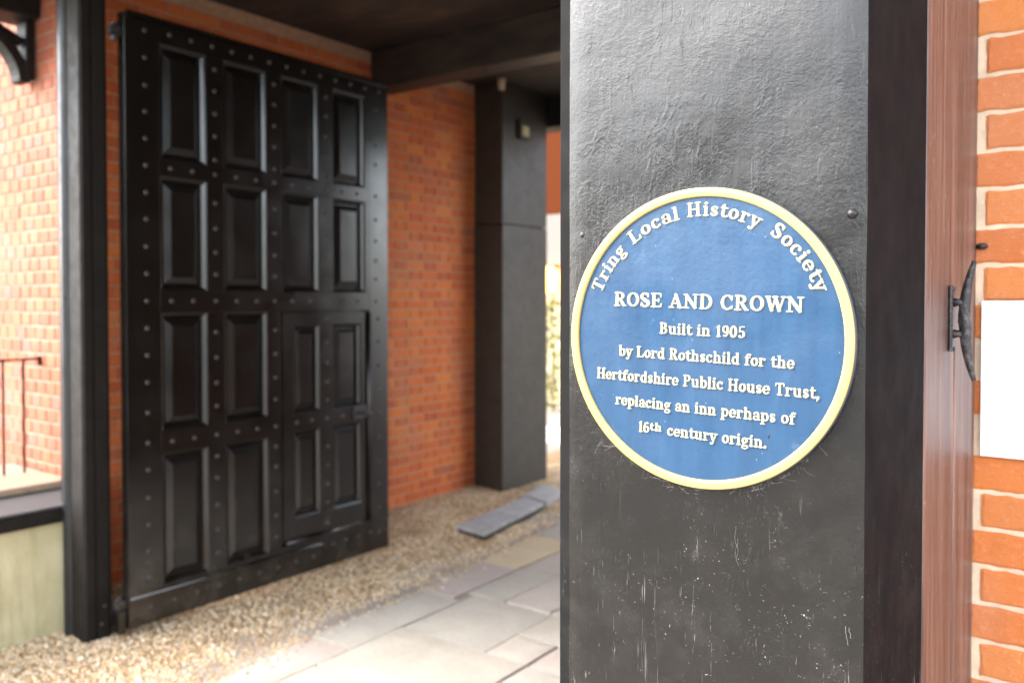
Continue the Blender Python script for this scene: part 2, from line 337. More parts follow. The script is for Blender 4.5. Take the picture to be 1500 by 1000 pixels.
# ---------------------------------------------------------------- brick walls
def brick_mesh(L, H, seed, fine=False):
    rd = random.Random(seed); D = .05; nx, nz = (13, 6) if fine else (3, 3); bm = bmesh.new(); g = []
    for i in range(nx + 1):
        col = []
        for k in range(nz + 1):
            e = i in (0, nx) or k in (0, nz); c_ = i in (0, nx) and k in (0, nz)
            j = .0011 if fine else .0008
            cr_ = .005
            x = -L / 2 if i == 0 else L / 2 if i == nx else -L / 2 + cr_ + (L - 2 * cr_) * (i - 1) / (nx - 2)
            z = -H / 2 if k == 0 else H / 2 if k == nz else -H / 2 + cr_ + (H - 2 * cr_) * (k - 1) / (nz - 2)
            if fine and not e: x += rd.uniform(-j, j)
            if e: x += rd.uniform(-j, j) * 1.4; z += rd.uniform(-j, j) * 1.6
            if c_: x *= .995; z *= .985
            col.append(bm.verts.new((x, (.0020 if e else 0) + rd.uniform(0, .0012), z)))
        g.append(col)
    for i in range(nx):
        for k in range(nz): bm.faces.new((g[i][k], g[i + 1][k], g[i + 1][k + 1], g[i][k + 1]))
    rim = [g[i][0] for i in range(nx)] + [g[nx][k] for k in range(nz)] + [g[i][nz] for i in range(nx, 0, -1)] + [g[0][k] for k in range(nz, 0, -1)]
    bk = [bm.verts.new((v.co.x, D, v.co.z)) for v in rim]
    for i in range(len(rim)): bm.faces.new((rim[i - 1], bk[i - 1], bk[i], rim[i]))
    bm.faces.new(bk)
    bmesh.ops.recalc_face_normals(bm, faces=bm.faces[:])
    me = bpy.data.meshes.new('brick'); bm.to_mesh(me); bm.free(); return me
MC = {}
def bmeshes(L, H, m, fine):
    key = (round(L, 3), round(H, 3), m.name, fine)
    if key not in MC:
        MC[key] = [brick_mesh(L, H, hash(key[:2]) + s, fine) for s in range(4)]
        for x in MC[key]: x.materials.append(m)
    return MC[key]
def wall(root, rows, along, fixed, normal, m, seen, fine=False, limit=300, H=.064):
    """rows: list of (a, length, zc); along 'X' or 'Y'; bricks face `normal`; `seen` picks the individually built ones"""
    rz = {'-Y': 0, '+X': R(90), '+Y': R(180), '-X': R(-90)}[normal]
    indiv, rest = [], []
    for a, L, zc in rows: (indiv if seen(a, zc) else rest).append((a, L, zc))
    if len(indiv) > limit:
        indiv.sort(key=lambda r: abs(r[0])); rest += indiv[limit:]; indiv = indiv[:limit]
    inv = root.matrix_world.inverted()
    def place(a, L, zc):
        off = random.uniform(-.0012, .0012)
        loc = Vector((a + L / 2, fixed, zc)) if along == 'X' else Vector((fixed, a + L / 2, zc))
        nrm = {'-Y': Vector((0, -1, 0)), '+X': Vector((1, 0, 0)), '-X': Vector((-1, 0, 0)), '+Y': Vector((0, 1, 0))}[normal]
        return loc + nrm * off
    for a, L, zc in indiv:
        o = bpy.data.objects.new('brick', random.choice(bmeshes(L, H, m, fine))); COL.objects.link(o); o.parent = root; o.location = place(a, L, zc); o.rotation_euler.z = rz + random.uniform(-.004, .004)
    if rest:
        vs_, fs_ = [], []; rot = Matrix.Rotation(rz, 3, 'Z')
        for a, L, zc in rest:
            p = place(a, L, zc); b0 = len(vs_)
            for x, y, z in ((-L / 2, 0, -H / 2), (L / 2, 0, -H / 2), (L / 2, 0, H / 2), (-L / 2, 0, H / 2), (-L / 2, .04, -H / 2), (L / 2, .04, -H / 2), (L / 2, .04, H / 2), (-L / 2, .04, H / 2)):
                vs_.append(p + rot @ Vector((x, y, z)))
            fs_ += [[b0 + i for i in f] for f in ((0, 1, 2, 3), (4, 7, 6, 5), (0, 4, 5, 1), (1, 5, 6, 2), (2, 6, 7, 3), (3, 7, 4, 0))]
        me = bpy.data.meshes.new('bricks'); me.from_pydata([v[:] for v in vs_], [], fs_); me.materials.append(m)
        tag(obj('brickwork', me, parent=root), kind='stuff')
def courses(a0, a1, z0, z1, bond, phase=0., ch=.075, zref=0.):
    out_ = []; k = math.ceil((z0 - zref) / ch - .5)
    while zref + k * ch + ch / 2 <= z1 + .01:
        zc = zref + k * ch; J = .010; off = 0
        if bond == 'header': seq = [.1025]; off = (k % 2) * .0563
        elif bond == 'stretch': seq = [.215]; off = (k % 2) * .1125
        else: seq = [.215, .1025]; off = (k % 2) * .169
        a = a0 - .35 + off + phase; i = 0
        while a < a1:
            L = seq[i % len(seq)]; s_, e_ = max(a, a0), min(a + L, a1)
            if e_ - s_ > .03: out_.append((s_, e_ - s_, zc))
            a += L + J; i += 1
        k += 1
    return out_

pw = tag(obj('passage_wall', bx(-4.95, -4.576, 2.262, 6.30, -.05, 3.42), MORTAR_D), 'long red brick wall of the passage behind the open studded gate', 'brick wall')
def seen_p(y, z):
    if z > 3.42 or y > 5.65: return False
    return (2.35 < y < 2.75) or (y > 4.2) or (z > 2.9 and y < 4.45)
wall(pw, courses(2.262, 6.30, 0, 3.40, 'flemish', .02), 'Y', -4.57, '+X', BR_PASS, seen_p)
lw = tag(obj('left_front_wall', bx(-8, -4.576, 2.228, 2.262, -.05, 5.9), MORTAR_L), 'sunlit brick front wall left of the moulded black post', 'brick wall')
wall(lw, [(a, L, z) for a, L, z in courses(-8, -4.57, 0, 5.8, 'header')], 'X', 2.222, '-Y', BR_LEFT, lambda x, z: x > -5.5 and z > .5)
rw = tag(obj('right_front_wall', bx(-.27, 2.4, 1.8842, 2.3, -.05, 3.45), MORTAR), 'orange brick front wall right of the brown door jamb, white sign on it', 'brick wall')
rows = []
for k in range(-18, 24):
    zc = 1.302 + .0735 * (k - .5)
    if zc < .02 or zc > 3.25: continue
    if k % 2: a = -.2495
    else: a = -.268
    first = True
    if not k % 2: L = .175
    else: L = .215
    while a < 2.3:
        rows.append((a, min(L, 2.38 - a), zc)); a += L + .0105; L = .215
rows = [r for r in rows if r[1] > .03]
wall(rw, rows, 'X', 1.88, '-Y', BR_FRONT, lambda x, z: x < .25 and .6 < z < 2.6, fine=True, H=.0648)
iw = tag(obj('inner_right_wall', bx(-.36, -.256, 2.305, 7.0, -.05, 3.42), CBR), 'brick wall on the hidden right side of the passage', 'brick wall')
wall(iw, courses(2.31, 7.0, 0, 3.40, 'flemish'), 'Y', -.365, '-X', CBR, lambda y, z: False)
# ---------------------------------------------------------------- ceiling, storey above, beams
tag(obj('ceiling', bx(-5.05, .4, 2.0, 6.56, 3.42, 3.5), SOFFIT), 'dark stained ceiling over the passage', kind='structure')
tag(obj('overhang_soffit', bx(-5.05, .4, 1.0, 1.998, 3.36, 3.5), SOFFIT), 'dark underside of the jettied storey', kind='structure')
tag(obj('upper_storey', (lambda bm: (box(bm, -8, 2.4, 2.25, 6.56, 3.503, 6.4), box(bm, -5.05, .4, .95, 2.248, 3.503, 6.4), bm)[2])(bmesh.new()), CREAMW), 'jettied upper storey of the inn resting over the archway', 'building')
tag(obj('cross_beam', bx(-4.565, -.37, 4.43, 4.63, 3.14, 3.417), BEAM, bev=.012), 'black timber beam crossing the passage ceiling beyond the gate', 'beam')
tag(obj('far_lintel', bx(-4.565, -.37, 6.32, 6.55, 3.14, 3.417), TIMB, bev=.01), 'black lintel over the far end of the passage beside the painted pier', 'beam')
tag(obj('fascia_beam', bx(-5.05, .4, .92, 1.0, 3.25, 3.6), TIMB, bev=.01), 'black fascia beam along the edge of the overhang', 'beam')
tag(obj('jetty_beam', bx(-5.05, -4.80, 1.0, 2.215, 3.12, 3.355), TIMB, bev=.012), 'short black beam above the curved bracket at the left', 'beam')

# curved bracket under the jetty beam
br = tag(empty('curved_bracket', (-4.92, 2.21, 2.75)), 'curved black timber bracket on the brickwork at top left', 'bracket')
bm = bmesh.new(); N = 14; ring = []
for i in range(N + 1):
    t = i / N * math.pi / 2; cy_, cz_ = -.52, -.0
    y = -.50 + (.50 - .03) * math.cos(t) - .02; z = .03 + .335 * math.sin(t)
    nrm = Vector((0, math.cos(t) * .335, math.sin(t) * .47)).normalized()
    c = Vector((0, y, z)); ring.append([bm.verts.new(c + Vector((s * .055, 0, 0)) + nrm * q) for s, q in ((-1, -.028), (1, -.028), (1, .028), (-1, .028))])
for a, c in zip(ring, ring[1:]):
    for k in range(4): bm.faces.new((a[k], a[(k + 1) % 4], c[(k + 1) % 4], c[k]))
bm.faces.new(ring[0][::-1]); bm.faces.new(ring[-1])
obj('brace', bm, TIMB, br, bev=.006)
obj('wall_plate', bx(-.06, .06, -.045, 0, .05, .365), TIMB, br, bev=.006)
bm = bmesh.new(); tube(bm, [(0, -.05, .25), (0, -.16, .30), (0, -.26, .36)], .03, 6); obj('spur', bm, TIMB, br)

# ---------------------------------------------------------------- near post with its plaque
post = tag(empty('near_post', (-.4685, 1.22, 0)), 'thick glossy black post in the foreground carrying the round blue plaque', 'post')
def rel(root, name, bm, m, **k):
    o = obj(name, bm, m, root, **k); o.location = -root.location; return o
bm = bmesh.new(); P0x, P1x, PY0, PY1 = -.675, -.262, 1.051, 1.389
# front face as a fine sheet so its edge is slightly uneven
NXf, NZf = 24, 240; g = []
for j in range(NZf + 1):
    z = -.02 + 3.38 * j / NZf; row = []
    for i in range(NXf + 1):
        x = P0x + (P1x - P0x) * i / NXf; e = i in (0, NXf)
        dx = (.0007 * noise.noise(Vector((i, z * 9, 3)))) if e else 0
        dy = .0016 * noise.noise(Vector((x * 9, z * 7, .5))) + .0007 * noise.noise(Vector((x * 40, z * 25, 2)))
        if e: dy += .003
        row.append(bm.verts.new((x + dx + (.0 if not e else 0), PY0 + dy, z)))
    g.append(row)
for j in range(NZf):
    for i in range(NXf): bm.faces.new((g[j][i], g[j][i + 1], g[j + 1][i + 1], g[j + 1][i]))
o = rel(post, 'front_face', bm, POST, smooth=True)
rel(post, 'side_face', bx(P0x + .003, P1x - .0006, PY0 + .0035, PY1, -.02, 3.355), SIDE)
rel(post, 'edge_strip', bx(P0x - .0205, P0x + .0025, PY0 + .008, PY1 - .01, -.02, 3.355), STRIP, bev=.002)
def dome(r, h, n=14, rings=4):
    bm = bmesh.new(); prev = None
    for k in range(rings + 1):
        a = k / rings * math.pi / 2; rr, hh = r * math.cos(a), h * math.sin(a)
        if k == rings: top = bm.verts.new((0, 0, h)); [bm.faces.new((prev[i], prev[(i + 1) % n], top)) for i in range(n)]; break
        ring = [bm.verts.new((rr * math.cos(2 * math.pi * i / n), rr * math.sin(2 * math.pi * i / n), hh)) for i in range(n)]
        if prev: [bm.faces.new((prev[i], prev[(i + 1) % n], ring[(i + 1) % n], ring[i])) for i in range(n)]
        prev = ring
    return bm
bolt = obj('bolt', dome(.0062, .005), POST, post, smooth=True); bolt.rotation_euler.x = R(90); bolt.location = Vector((-.278, PY0 + .0005, 1.703)) - post.location
b2_ = bolt.copy(); COL.objects.link(b2_); b2_.parent = post; b2_.location = Vector((-.652, PY0 + .0005, 1.695)) - post.location; b2_.scale = (.7, .7, .3)

# jamb behind the post
jamb = tag(empty('brown_jamb', (-.30, 1.62, 0)), 'reddish brown stained timber jamb between black post and brick', 'door jamb')
rel(jamb, 'board', bx(-.40, -.2605, 1.392, 1.628, -.02, 3.355), JAMB, bev=.003)
rel(jamb, 'board', bx(-.40, -.2635, 1.6315, 1.878, -.02, 3.355), JAMB, bev=.003)
rel(jamb, 'bead', bx(-.2637, -.2585, 1.628, 1.645, -.02, 1.515), JAMB, bev=.0015)

# cleat
cl = tag(empty('iron_cleat', (-.26, 1.575, 1.57)), 'black iron rope cleat screwed to the brown jamb', 'cleat')
rel(cl, 'base_plate', bx(-.2595, -.253, 1.562, 1.590, 1.516, 1.626), IRON, bev=.004)
for z in (1.545, 1.597):
    bm = bmesh.new(); tube(bm, [(-.256, 1.576, z), (-.247, 1.576, z + (.001)), (-.232, 1.576, z)], [.0085, .0062, .0085], 10); rel(cl, 'leg', bm, IRON, smooth=True)
bm = bmesh.new(); hp = []; hr = []
for i in range(19):
    t = i / 18 * 2 - 1; z = 1.567 + t * .098
    hp.append((-.2375 + .014 * abs(t) ** 2.2 + (.0015 if t < 0 else 0), 1.576, z)); w_ = .0088 * (1 - .62 * abs(t) ** 1.6); hr.append((w_, w_ * 1.1))
tube(bm, hp, hr, 12); rel(cl, 'horn', bm, IRON, smooth=True)
for z in (1.52, 1.62):
    o = obj('screw', dome(.0045, .003), IRON, cl, smooth=True); o.rotation_euler.y = R(90); o.location = Vector((-.253, 1.575, z)) - cl.location
# paint splash is part of the jamb
o = rel(jamb, 'paint_patch', bx(-.2606, -.2602, 1.40, 1.565, 1.52, 1.60), TIMB)
bpy.data.objects.remove(o)

# white sign and rusty bolt on the right wall
sg = tag(obj('white_sign', bx(-.252, .30, 1.8685, 1.8755, 1.300, 1.600), WHITE, bev=.001), 'blank white rectangular sign fixed to the orange brick wall', 'sign')
o = tag(obj('wall_plug', dome(.0085, .012), IRON, smooth=True), 'small rusty bolt head on the orange brick above the white sign', 'bolt'); o.rotation_euler.x = R(90); o.location = (-.2535, 1.8775, 1.706); o.scale = (1.3, .8, 1)

# ---------------------------------------------------------------- lettering: raised slab serif letters grown from stroke distance fields
T_, t_ = .091, .049
def sg_(x0, y0, x1, y1, w0=T_, w1=None): return [(x0, y0, x1, y1, w0, w0 if w1 is None else w1)]
def bar(x0, y0, x1, y1=None): return sg_(x0, y0, x1, y0 if y1 is None else y1, .046)
def sf(x, y, h=.15): return bar(x - h, y, x + h)
def dot(x, y, r): return sg_(x, y, x + .001, y, r)
def arc(cx, cy, rx, ry, a0, a1, T=T_, t=t_, n=22):
    o_ = []; P = []
    for i in range(n + 1):
        a = R(a0 + (a1 - a0) * i / n); tx, ty = -rx * math.sin(a), ry * math.cos(a); q = abs(ty) / math.hypot(tx, ty)
        P.append((cx + rx * math.cos(a), cy + ry * math.sin(a), t + (T - t) * q ** 1.3))
    for p, q in zip(P, P[1:]): o_.append((p[0], p[1], q[0], q[1], p[2], q[2]))
    return o_
def flag(x, y): return bar(x - .14, y, x)
B_, TB = .046, .954
G = {
 'n': (sg_(.2, .05, .2, .62) + arc(.38, .44, .2, .21, 0, 160) + sg_(.58, .05, .58, .44) + sf(.2, B_) + sf(.58, B_) + flag(.2, .655), .80),
 'h': (sg_(.2, .05, .2, .92) + arc(.38, .44, .2, .21, 0, 160) + sg_(.58, .05, .58, .44) + sf(.2, B_) + sf(.58, B_) + flag(.2, TB), .80),
 'u': (sg_(.2, .62, .2, .26) + arc(.39, .26, .19, .21, 180, 350) + sg_(.58, .62, .58, .05) + flag(.2, .655) + flag(.58, .655) + bar(.58, B_, .72), .80),
 'i': (sg_(.2, .05, .2, .62) + sf(.2, B_) + flag(.2, .655) + dot(.2, .88, .105), .42),
 'l': (sg_(.2, .05, .2, .92) + sf(.2, B_) + flag(.2, TB), .42),
 'r': (sg_(.2, .05, .2, .62) + sf(.2, B_, .17) + flag(.2, .655) + arc(.4, .40, .2, .24, 70, 165) + dot(.5, .58, .095), .62),
 't': (sg_(.22, .82, .22, .2, T_) + arc(.38, .22, .16, .17, 180, 320) + bar(.06, .655, .46), .52),
 'o': (arc(.34, .35, .22, .30, 0, 360), .68), 'c': (arc(.34, .35, .22, .30, 50, 315) + dot(.47, .53, .095), .63),
 'e': (arc(.34, .35, .225, .31, 5, 315, .09, .045) + sg_(.14, .37, .54, .37, .032), .67),
 'a': (arc(.31, .47, .18, .20, 150, 0, .08, .045) + sg_(.49, .46, .49, .1, .09) + bar(.49, B_, .64) + arc(.31, .2, .185, .16, 0, 360, .075, .042) + dot(.15, .52, .085), .68),
 'b': (sg_(.2, .08, .2, .92) + arc(.4, .35, .21, .30, -155, 155) + flag(.2, TB), .74),
 'd': (sg_(.55, .05, .55, .92) + arc(.35, .35, .21, .30, 25, 335) + flag(.55, TB) + bar(.55, B_, .70), .76),
 'p': (sg_(.2, -.22, .2, .62) + arc(.4, .35, .21, .30, -155, 155) + flag(.2, .655) + sf(.2, -.25), .74),
 'g': (arc(.31, .45, .17, .19, 0, 360) + arc(.33, -.10, .23, .13, 0, 360, .07, .06) + sg_(.2, .24, .22, .08, .06) + sg_(.22, .06, .46, .02, .065) + sg_(.46, .58, .6, .64, .055), .68),
 's': (arc(.29, .505, .14, .145, 50, 260, .085, .05) + sg_(.26, .41, .32, .30, .1) + arc(.29, .20, .15, .15, 80, -140, .085, .05) + sg_(.43, .5, .43, .62, .045) + sg_(.12, .1, .12, .2, .045), .58),
 'y': (sg_(.14, .62, .33, .08, .09) + sg_(.56, .62, .30, -.12, .055) + arc(.2, -.1, .12, .12, -20, -120, .06, .055) + dot(.13, -.17, .085) + sf(.15, .655, .13) + sf(.56, .655, .12), .70),
 'f': (sg_(.22, .05, .22, .74) + arc(.39, .74, .17, .2, 180, 65) + dot(.47, .88, .085) + bar(.06, .655, .46) + sf(.22, B_, .17), .52),
 'T': (sg_(.40, .05, .40, .92) + bar(.08, TB, .72) + sg_(.07, .93, .06, .76, .045) + sg_(.73, .93, .74, .76, .045) + sf(.40, B_, .18), .84),
 'H': (sg_(.2, .05, .2, .95) + sg_(.72, .05, .72, .95) + bar(.2, .5, .72) + sf(.2, B_) + sf(.72, B_) + sf(.2, TB) + sf(.72, TB), .96),
 'L': (sg_(.22, .05, .22, .95) + bar(.06, B_, .66) + sg_(.67, .06, .69, .28, .05) + sf(.22, TB, .17), .78),
 'S': (arc(.34, .73, .20, .225, 45, 255, .10, .055) + sg_(.29, .55, .42, .42, .115) + arc(.35, .27, .22, .23, 75, -140, .10, .055) + sg_(.54, .72, .54, .93, .048) + sg_(.12, .08, .12, .28, .048), .72),
 'R': (sg_(.22, .05, .22, .95) + arc(.42, .735, .2, .22, -90, 90) + bar(.22, TB, .42) + bar(.22, .515, .42) + sg_(.44, .5, .68, .08, .095) + bar(.66, B_, .82) + sf(.22, B_, .17) + flag(.22, TB), .88),
 'O': (arc(.44, .5, .31, .45, 0, 360), .90), 'C': (arc(.44, .5, .31, .45, 48, 312) + sg_(.69, .66, .69, .92, .048) + sg_(.69, .1, .69, .28, .04), .82),
 'E': (sg_(.22, .05, .22, .95) + bar(.06, TB, .64) + bar(.22, .5, .52) + bar(.06, B_, .66) + sg_(.65, .93, .66, .76, .045) + sg_(.52, .40, .52, .60, .045) + sg_(.67, .06, .69, .26, .048), .80),
 'A': (sg_(.16, .05, .42, .93, .055) + sg_(.42, .93, .72, .05, .1) + bar(.25, .33, .6) + sf(.16, B_, .13) + sf(.72, B_, .15), .90),
 'N': (sg_(.2, .05, .2, .93, .058) + sg_(.78, .05, .78, .93, .058) + sg_(.2, .92, .76, .08, .1) + sf(.2, B_, .15) + flag(.2, TB) + sf(.78, TB, .14), .98),
 'D': (sg_(.22, .05, .22, .95) + arc(.40, .5, .33, .453, -90, 90) + bar(.06, TB, .42) + bar(.06, B_, .42), .90),
 'W': (sg_(.16, .93, .38, .08, .095) + sg_(.38, .08, .58, .90, .052) + sg_(.56, .92, .80, .08, .095) + sg_(.80, .08, 1.02, .93, .052) + sf(.15, TB, .13) + sf(.56, TB, .12) + sf(1.02, TB, .12), 1.16),
 'B': (sg_(.22, .05, .22, .95) + arc(.40, .73, .18, .22, -90, 90) + arc(.42, .275, .21, .23, -90, 90) + bar(.06, TB, .42) + bar(.22, .505, .42) + bar(.06, B_, .42), .80),
 'P': (sg_(.22, .05, .22, .95) + arc(.42, .72, .2, .235, -90, 90) + bar(.06, TB, .42) + bar(.22, .485, .42) + sf(.22, B_, .17), .78),
 '1': (sg_(.28, .05, .28, .92) + sf(.28, B_, .15) + bar(.12, .84, .28, .92), .52),
 '9': (arc(.33, .68, .19, .27, 0, 360, .085) + arc(.27, .55, .25, .48, 0, -75, .09) + dot(.22, .12, .085), .66),
 '0': (arc(.33, .5, .21, .45, 0, 360, .095), .68),
 '5': (bar(.2, .93, .52, .95) + sg_(.2, .93, .17, .52, .055) + arc(.3, .32, .22, .26, 120, -130, .095) + dot(.16, .17, .085), .66),
 '6': (arc(.33, .31, .2, .26, 0, 360, .085) + arc(.39, .42, .26, .5, 180, 100, .09) + dot(.46, .86, .075), .66),
 ',': (dot(.16, .09, .115) + sg_(.2, .06, .10, -.14, .06), .36), '.': (dot(.16, .10, .12), .34), ' ': ([], .40)}
def glyph_mesh(ch, e=.026):
    st = np.array(G[ch][0]); x0, x1 = -.12, G[ch][1] + .14; y0, y1 = -.42, 1.12
    xs = np.arange(x0, x1, e); ys = np.arange(y0, y1, e); XX, YY = np.meshgrid(xs, ys); d = np.full(XX.shape, 9.)
    for ax, ay, bx_, by, w0, w1 in st:
        vx, vy = bx_ - ax, by - ay; L2 = vx * vx + vy * vy + 1e-9
        tt = np.clip(((XX - ax) * vx + (YY - ay) * vy) / L2, 0, 1); dd = np.hypot(XX - ax - tt * vx, YY - ay - tt * vy) - (w0 + (w1 - w0) * tt); d = np.minimum(d, dd)
    H = np.clip((.004 - d) / .06, -.35, 1); H = np.where(H > 0, np.sin(np.clip(H, 0, 1) * math.pi / 2) ** .8, H)
    idx = -np.ones(XX.shape, int); keep = d < e * 1.6; vs_ = []; fs_ = []
    cell = keep[:-1, :-1] & keep[1:, :-1] & keep[:-1, 1:] & keep[1:, 1:]
    for j, i in zip(*np.nonzero(cell)):
        q = []
        for jj, ii in ((j, i), (j, i + 1), (j + 1, i + 1), (j + 1, i)):
            if idx[jj, ii] < 0: idx[jj, ii] = len(vs_); vs_.append((XX[jj, ii], YY[jj, ii], H[jj, ii]))
            q.append(int(idx[jj, ii]))
        fs_.append(q)
    me = bpy.data.meshes.new('letter'); me.from_pydata(vs_, [], fs_); me.materials.append(CREAM)
    me.polygons.foreach_set('use_smooth', [True] * len(fs_)); return me
GM = {}
def letter(ch, parent, x, y, sx, sy, rot=0., zh=.0026):
    if ch not in GM: GM[ch] = glyph_mesh(ch)
    o = bpy.data.objects.new('letter', GM[ch]); COL.objects.link(o); o.parent = parent; o.location = (x, y, FACE); o.rotation_euler.z = rot; o.scale = (sx, sy, zh)
FACE = .006
plq = tag(empty('blue_plaque', (-.4672, 1.0495, 1.551)), 'round cast blue plaque with yellow rim and raised cream lettering on the near post', 'plaque')
plq.rotation_euler = (R(90), R(1.65), 0)
def lathe(prof, n=128):
    bm = bmesh.new(); rings = []
    for r, z in prof:
        rings.append([bm.verts.new((r * math.cos(2 * math.pi * i / n), r * math.sin(2 * math.pi * i / n), z)) for i in range(n)] if r > 0 else [bm.verts.new((0, 0, z))])
    for a, c in zip(rings, rings[1:]):
        for i in range(n):
            if len(c) == 1: bm.faces.new((a[i], a[(i + 1) % n], c[0]))
            else: bm.faces.new((a[i], a[(i + 1) % n], c[(i + 1) % n], c[i]))
    return bm
obj('casting', lathe([(.1965, -.004), (.1975, .002), (.197, .0075), (.1955, .0085)]), GREY, plq, smooth=True)
obj('rim', lathe([(.1964, .0083), (.1958, .0096), (.1945, .0100), (.1866, .0100), (.1854, .0096), (.1848, .0085), (.1846, .0052)]), YEL, plq, smooth=True)
obj('face', lathe([(.1847, .0058), (.150, .006), (.10, .006), (.05, .0061), (0, .0061)]), BLUE, plq, smooth=True)
def straight(text, xa, xb, y, cap, sup=()):
    ln = empty('text_line'); ln.parent = plq; tot = sum(G[c][1] for c in text) - .08; sx = (xb - xa) / tot; x = xa - .05 * sx
    for i, c in enumerate(text):
        if c != ' ':
            if i in sup: letter(c, ln, x, y + cap * .27, sx * .86, cap * .74)
            else: letter(c, ln, x, y, sx, cap)
        x += G[c][1] * sx
tl = lambda a: a     # coordinates below already lie in the plaque's own tilted frame
straight('ROSE AND CROWN', -.1275, .1345, .0385, .0192)
straight('Built in 1905', -.0565, .0625, .0035, .0150)
straight('by Lord Rothschild for the', -.118, .126, -.0305, .0150)
straight('Hertfordshire Public House Trust,', -.152, .158, -.0645, .0152)
straight('replacing an inn perhaps of', -.121, .129, -.0985, .0148)
straight('16th century origin.', -.0845, .095, -.1325, .0148, (2, 3))
def curved(text, a0, a1, r, cap):
    ln = empty('text_line'); ln.parent = plq; tot = sum(G[c][1] for c in text) - .08; s = R(a0 - a1) / tot; a = R(a0)
    for c in text:
        w_ = G[c][1]; am = a - s * (w_ - .08) / 2; sx = s * (r + cap * .35)
        rot = am - math.pi / 2; hx = -w_ / 2 * sx
        letter(c, ln, r * math.cos(am) + hx * math.cos(rot), r * math.sin(am) + hx * math.sin(rot), sx * .93, cap, rot); a -= s * w_
K = 1.65
curved('Tring', 157.5 + K, 132.5 + K, .1590, .0185); curved('Local', 127.5 + K, 100.0 + K, .1590, .0185)
curved('History', 95.8 + K, 60.5 + K, .1595, .0185); curved('Society', 54.8 + K, 20.8 + K, .1615, .0185)
bm = bmesh.new(); box(bm, -.0007, .0007, -.0028, .0028, -.0002, .0003); o = obj('paint_chip', bm, IRON, plq); o.location = (.0965, -.1165, .0064)

# cobwebs and dust threads below the plaque
def web(name, label, gen, n_, r=.00013):
    bm = bmesh.new()
    for _ in range(n_): tube(bm, gen(), r * random.uniform(.6, 1.7), 3, False)
    return tag(obj(name, bm, WEB), label, 'cobweb', kind='stuff')
def wg():
    a = R(random.choice((random.gauss(252, 14), random.gauss(305, 10)))); r = random.uniform(.196, .204); x = -.4672 + r * math.cos(a); z = 1.551 + r * math.sin(a)
    L = random.uniform(.003, .022); an = random.gauss(math.pi * 1.5, 1.1); p = []; y0 = random.uniform(1.0475, 1.0495)
    for k in range(6):
        t = k / 5; p.append((x + math.cos(an) * L * t + random.gauss(0, .0009), y0, z + math.sin(an) * L * t * .6 - .006 * t * (1 - t)))
    return p
web('cobweb', 'wispy pale cobweb clinging under the lower rim of the blue plaque', wg, 70, .00006)
def streaks(x, z, L, amp):
    def f():
        p = []; xx = x + random.gauss(0, .0015); z0 = z + random.uniform(-.3, .1) * L; ll = L * random.uniform(.3, 1)
        for k in range(9): xx += random.gauss(0, amp); p.append((xx, 1.0482, z0 - ll * k / 8))
        return p
    return f
web('cobweb', 'pale crusty cobweb streak running down the centre of the black post', streaks(-.414, 1.315, .07, .0010), 2, .00010)
web('cobweb', 'short white cobweb thread low on the right edge of the black post', streaks(-.279, 1.22, .03, .0009), 2, .00010)
def cw():
    a = random.uniform(0, 6.28); p0 = Vector((-.2585, random.gauss(1.53, .02), random.gauss(1.57, .03))); p1 = Vector((-.243, 1.566, random.uniform(1.53, 1.61)))
    return [p0, p0.lerp(p1, .5) + Vector((0, 0, -.003)), p1]
web('cobweb', 'fine cobweb strands between the iron cleat and the brown jamb', cw, 6, .00006)

# ---------------------------------------------------------------- moulded post at the left
lp = tag(empty('moulded_post', (-4.05, 2.02, 0)), 'tall moulded black post at the left, hanging the studded gate', 'post')
U0, U1, F0 = -4.205, -3.93, 1.98
prof = [(U0, F0 + .115), (U0, F0 + .03), (-4.135, F0 + .03), (-4.135, F0 + .018), (-4.06, F0 + .018), (-4.05, F0 + .004), (U1 - .012, F0), (U1, F0 + .010), (U1, F0 + .048), (U1 - .012, F0 + .052), (U1 - .012, F0 + .06), (U1, F0 + .064), (U1, F0 + .115)]
bm = bmesh.new(); prism(bm, prof, -.03, 3.355); rel(lp, 'shaft', bm, TIMB)
bm = bmesh.new(); prism(bm, [(-4.132, F0 + .028)] + [(-4.098 - .034 * math.cos(k / 12 * math.pi), F0 + .017 - .028 * math.sin(k / 12 * math.pi)) for k in range(13)] + [(-4.064, F0 + .028)], -.03, 3.353)
rel(lp, 'bead', bm, BEADP)
rel(lp, 'backing', bx(-4.18, -3.955, F0 + .117, F0 + .14, -.03, 3.355), TIMB)
for z, y in ((.16, 2.075), (.08, 2.06)):
    o = obj('bolt', dome(.010, .006), IRON, lp, smooth=True); o.rotation_euler.y = R(90); o.location = Vector((U1, y, z)) - lp.location

# ---------------------------------------------------------------- studded gate leaf (open, parallel to the passage wall)
GX = -3.83                                     # its face
gate = tag(empty('studded_gate', (GX - .03, 2.14, .05)), 'open black carriage gate leaf with sixteen panels, iron studs and a wicket door', 'gate')
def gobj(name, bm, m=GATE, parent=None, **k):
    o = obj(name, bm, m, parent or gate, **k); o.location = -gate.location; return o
BK = GX - .055
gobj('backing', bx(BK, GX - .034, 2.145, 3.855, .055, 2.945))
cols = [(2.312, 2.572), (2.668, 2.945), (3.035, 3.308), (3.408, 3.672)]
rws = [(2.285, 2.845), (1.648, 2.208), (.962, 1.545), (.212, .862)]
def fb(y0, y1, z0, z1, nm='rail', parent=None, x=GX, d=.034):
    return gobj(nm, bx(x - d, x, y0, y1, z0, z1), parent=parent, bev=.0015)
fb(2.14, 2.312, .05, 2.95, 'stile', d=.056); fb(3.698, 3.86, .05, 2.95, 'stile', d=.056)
for a, c in ((2.845, 2.95), (2.208, 2.285), (1.545, 1.648)): fb(2.3125, 3.6975, a, c)
